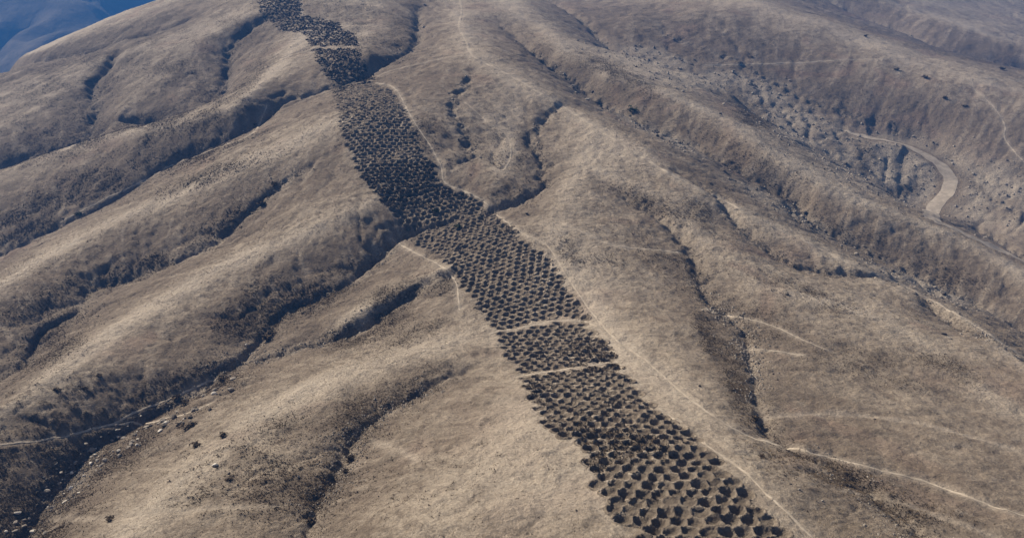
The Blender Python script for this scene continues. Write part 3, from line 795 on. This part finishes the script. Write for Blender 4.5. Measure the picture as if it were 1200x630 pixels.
def string_boulders(P, n, smin, smax, spread, tones, place, group):
    """boulders along a stream bed, counted from its upper end"""
    c = catmull(P, 12); s = np.sort(rng.uniform(0, len(c) - 1, n))
    for k, q in enumerate(s):
        p = c[int(q)]
        x, y, mpp = pos(p[0] + random.gauss(0, spread), p[1] + random.gauss(0, spread * .5))
        sz = 0.5 * mpp * (smin + (smax - smin) * random.random() ** 2)
        tone = random.choice(tones)
        boulder(x, y, sz, tone, '%s boulder %s, %s from its upper end' % (tone, place, ordinal(k + 1)), group)
string_boulders(GULLIES[5][2][8:-1], 80, 3, 9, 8, ['grey', 'dark', 'grey', 'pale'], 'in the stony gully at lower left', 'boulders of the lower left gully')
string_boulders([(175, 492), (145, 510), (105, 540), (70, 570), (40, 605), (15, 628)], 60, 3, 8, 11, ['grey', 'grey', 'pale', 'dark'], 'on the shaded bank of the lower left gully', 'boulders of the shaded lower left bank')
string_boulders(GULLIES[11][2][4:], 64, 2.5, 7, 5, ['dark', 'dark', 'grey'], 'in the long gully right of the central crest', 'boulders of the long right gully')
string_boulders(GULLIES[12][2][5:], 26, 2.5, 6, 12, ['dark', 'grey', 'grey'], 'on the valley floor below the road', 'boulders of the road valley')
string_boulders(GULLIES[9][2][5:], 18, 2, 5, 4, ['dark', 'grey'], 'in the dark gully right of the pits', 'boulders of the gully beside the pits')
string_boulders(GULLIES[4][2][7:], 20, 2, 5, 4, ['dark', 'grey'], 'in the stream bed left of the pits', 'boulders of the left stream bed')
string_boulders(GULLIES[2][2][5:], 14, 2, 5, 4, ['dark', 'grey'], 'in the long gully of the upper left', 'boulders of the upper left gully')

# loose stones too many to count
def scatter(mask, n, seed):
    """random points on the ground, as dense in the picture as MASK says"""
    r_ = np.random.default_rng(seed)
    w = (mask / mask.sum()).ravel()
    c = np.searchsorted(np.cumsum(w), r_.random(n))
    c = np.minimum(c, NL * NT - 1)
    i, j = np.divmod(c, NT)
    cs = cell[i, j]
    return GX[i, j] + (r_.random(n) - .5) * cs, GY[i, j] + (r_.random(n) - .5) * cs
visible = (PX > -60) & (PX < 1260) & (PY > -30) & (PY < 680)
def blobs(name, x, y, size, mat, seed, sink=0.2):
    """small angular stones: squashed octahedra"""
    r_ = np.random.default_rng(seed); n = len(x)
    z = surf(x, y)
    O = np.array([(1, 0, 0), (0, 1, 0), (-1, 0, 0), (0, -1, 0), (0, 0, 1), (0, 0, -.6)], float)
    V = O[None] * r_.uniform(.6, 1.2, (n, 6, 1)) * size[:, None, None] * np.array([1, 1, .8])
    a = r_.uniform(0, 6.28, n); ca, sa = np.cos(a)[:, None], np.sin(a)[:, None]
    vx = V[..., 0] * ca - V[..., 1] * sa + x[:, None]; vy = V[..., 0] * sa + V[..., 1] * ca + y[:, None]
    vz = V[..., 2] + (z + size * sink)[:, None]
    T = np.array([(0, 1, 4), (1, 2, 4), (2, 3, 4), (3, 0, 4), (1, 0, 5), (2, 1, 5), (3, 2, 5), (0, 3, 5)])
    F = (T[None] + 6 * np.arange(n)[:, None, None]).reshape(-1, 3)
    return link(name, mesh_np(name, np.stack([vx, vy, vz], -1).reshape(-1, 3), F, mat, False))
def blades(name, x, y, size, mat, seed, nb=3, up=0.8, wid=0.55):
    """tufts: a few splayed blades each"""
    r_ = np.random.default_rng(seed); n = len(x)
    z = surf(x, y) - 0.03
    a = r_.uniform(0, 6.28, (n, 1)) + np.arange(nb)[None] * 6.28 / nb + r_.uniform(-.4, .4, (n, nb))
    L = size[:, None] * r_.uniform(.6, 1.2, (n, nb)); ele = r_.uniform(.35, 1.3, (n, nb))
    cx, cy = np.cos(a), np.sin(a)
    w = L * wid * .5
    B = np.stack([x[:, None] + 0 * a, y[:, None] + 0 * a, z[:, None] + 0 * a], -1)
    side = np.stack([-cy * w, cx * w, 0 * w], -1)
    tip = B + np.stack([cx * L * np.cos(ele), cy * L * np.cos(ele), L * np.sin(ele) * up], -1)
    V = np.stack([B - side, B + side, tip], 2).reshape(-1, 3)
    return link(name, mesh_np(name, V, np.arange(len(V)).reshape(-1, 3), mat, False))
pm = visible * 1.0
rk_ = np.maximum(rock, 0.8 * gully_mask * (fbm(GX, GY, 9, 2, 88) > 0)) * (1 - road_mask) * visible
x, y = scatter(rk_ * (1 + 4 * (GY < 140)), 4200, 1)
o = blobs('loose_stones', x, y, (y / FPX) * rng.uniform(0.5, 2.2, len(x)), M_ROCK, 2)
tag(o, 'loose grey stones strewn in gullies and the road valley', 'stones', kind='stuff')
x, y = scatter(rk_, 500, 3)
o = blobs('loose_dark_stones', x, y, (y / FPX) * rng.uniform(0.5, 2.2, len(x)), M_ROCK_DARK, 4)
tag(o, 'loose dark stones strewn in gullies and the road valley', 'stones', kind='stuff')

# ------------------------------------------------------------------ grass and scrub
clear = (1 - path_mask) * (1 - road_mask) * (1 - np.clip(2 * rock, 0, 1) * .5)
gm = visible * clear * (0.25 + np.clip(0.5 + 1.5 * fbm(GX, GY, 12, 4, 91), 0, 1)) * np.clip(170 / GY, 0, 1) ** 1.5 * (dband > 1.0)
x, y = scatter(gm, 110000, 5)
o = blades('dry_grass', x, y, rng.uniform(.10, .22, len(x)) * np.clip(y / 110, .8, 2), M_STRAW, 6)
tag(o, 'short dry straw-coloured grass covering the slopes', 'grass', kind='stuff')
x, y = scatter(visible * clear * (0.004 + scrub) ** 1.5 * np.clip(220 / GY, 0, 1), 170000, 7)  # tufts follow the mask, so they thicken the painted slope shade too
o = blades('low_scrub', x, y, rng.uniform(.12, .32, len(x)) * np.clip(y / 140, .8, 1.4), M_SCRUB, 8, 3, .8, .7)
tag(o, 'low dark scrub on the gully banks, partly standing in for slope shade', 'scrub', kind='stuff')

def shrub_mesh(seed, mat):
    r_ = np.random.default_rng(seed); n = 130
    v = r_.normal(0, 1, (n, 3)); v /= np.linalg.norm(v, axis=1)[:, None]; v[:, 2] = np.abs(v[:, 2])
    lob = r_.normal(0, .45, (5, 3)); lob[:, 2] = np.abs(lob[:, 2])
    c = lob[r_.integers(0, 5, n)] + v * r_.uniform(.35, .62, (n, 1)); c[:, 2] = np.maximum(c[:, 2], .05)
    d = r_.normal(0, .24, (n, 3, 3))
    return mesh_np('crown', (c[:, None] + d).reshape(-1, 3), np.arange(n * 3).reshape(-1, 3), mat, False)
def stem_mesh(seed):
    r_ = np.random.default_rng(seed); V, F = [], []
    for k in range(4):
        a = k * 1.57 + r_.uniform(-.4, .4); t = np.array([math.cos(a) * .5, math.sin(a) * .5, .6]); b0 = len(V)
        for s in range(3):
            q = s * 2.09
            V.append((.07 * math.cos(q), .07 * math.sin(q), -.25))
        V.append(tuple(t)); F += [(b0, b0 + 1, b0 + 3), (b0 + 1, b0 + 2, b0 + 3), (b0 + 2, b0, b0 + 3)]
    return mesh_np('stem', V, F, M_SCRUB, False)
CROWNS = [(shrub_mesh(k, M_SCRUB), stem_mesh(k)) for k in range(4)]
GCROWNS = [(shrub_mesh(k + 9, M_GREEN), stem_mesh(k + 9)) for k in range(2)]
def shrub(px, py, spx_, label, group, green=False):
    x, y, k = pos(px, py)
    s = 0.5 * spx_ * k
    o = link('shrub', None, (x, y, float(surf(np.array(x), np.array(y)))))
    o.scale = (s, s, s * .75); o.rotation_euler = (0, 0, random.uniform(0, 6.28))
    tag(o, label, 'shrub', group)
    cm, sm_ = random.choice(GCROWNS if green else CROWNS)
    for n_, m_ in (('crown', cm), ('stem', sm_)):
        c = link(n_, m_); c.parent = o
for px, py, s, lab, gr in [
    (222, 502, 15, 'biggest dark bush beside the near footpath, above the bright boulder', 0), (228, 524, 11, 'dark bush just below the biggest one on the near left spur', 0),
    (207, 468, 10, 'left one of two dark bushes beside the stream above the footpath', 0), (218, 474, 9, 'right one of two dark bushes beside the stream above the footpath', 0),
    (260, 513, 9, 'dark bush right of the biggest bush on the near left spur', 0), (268, 563, 8, 'small dark bush under the bright pale boulder', 0),
    (315, 398, 12, 'dark bush in the stream bed where two gullies meet', 0), (318, 392, 10, 'dark bush just above the one where two gullies meet', 0), (262, 447, 11, 'dark bush by the narrow cut above the stream', 0),
    (116, 442, 6, 'lone dark bush on the left hillside above the footpath', 0), (98, 457, 8, 'right one of two bushes on the left bank', 0), (68, 459, 9, 'left one of two bushes on the left bank', 0),
    (130, 610, 9, 'dark bush at the bottom edge left of centre', 0), (308, 242, 10, 'dark bush at the head of the upper left hollow', 0), (322, 218, 10, 'dark bush on the slope above the upper left hollow', 0),
    (93, 253, 8, 'green bush in the long upper left gully', 1), (537, 268, 8, 'green bush in the pit band near the middle path', 1), (510, 250, 8, 'green bush on the left side of the middle pits', 1), (740, 131, 9, 'green bush in the long gully right of the crest', 1),
    (365, 615, 12, 'dark bush in the gully at the bottom edge', 0), (410, 540, 9, 'dark bush at the bend of the near central gully', 0), (405, 555, 7, 'dark bush below the bend of the near central gully', 0),
    (885, 492, 9, 'dark bush at the foot of the dark gully', 0), (893, 535, 7, 'dark bush below the footpath by the right gully', 0),
    (1083, 92, 6, 'left one of two dark bushes below the far right track', 0), (1050, 82, 6, 'right one of the dark bushes under the far track fork', 0), (1175, 82, 6, 'dark bush above the far right track', 0), (1014, 43, 5, 'small dark bush on the crest of the far right ridge', 0),
    (1131, 125, 5, 'dark bush left of the winding far right footpath', 0), (880, 68, 5, 'small bush above the level far right footpath', 0), (1108, 116, 5, 'small bush on the open far right slope', 0),
]:
    shrub(px, py, s, lab, 'single bushes', bool(gr))
x, y = scatter(((dband < 1.0) * visible * np.clip(fbm(GX, GY, 16, 3, 95) - .12 + 1.3 * (PY < 97) + .45 * ((PY > 190) & (PY < 245)), 0.0, 1)), 24000, 11)
o = blades('pit_scrub', x, y, rng.uniform(.15, .42, len(x)) * np.clip(y / 140, .8, 2), M_SCRUB, 12, 4, .8, .7)
tag(o, 'dark scrub growing in and between the pits', 'scrub', kind='stuff')

# ------------------------------------------------------------------ air
import bmesh
bm = bmesh.new(); bmesh.ops.create_cube(bm, size=1.0)
me = bpy.data.meshes.new('haze'); bm.to_mesh(me); bm.free()
hz = link('haze', me, (0, 0, (-71 + 360) / 2)); hz.scale = (5810, 5810, 360 + 71)
hm = bpy.data.materials.new('haze'); hm.use_nodes = True
hn = hm.node_tree.nodes; hn.remove(hn['Principled BSDF'])
pv = hn.new('ShaderNodeVolumePrincipled')
pv.inputs['Color'].default_value = (0.05, 0.21, 0.62, 1); pv.inputs['Density'].default_value = 0.00055; pv.inputs['Anisotropy'].default_value = 0.0
hm.node_tree.links.new(pv.outputs[0], hn['Material Output'].inputs['Volume'])
me.materials.append(hm)
tag(hz, 'thin bluish haze in the air over the hills', kind='stuff')
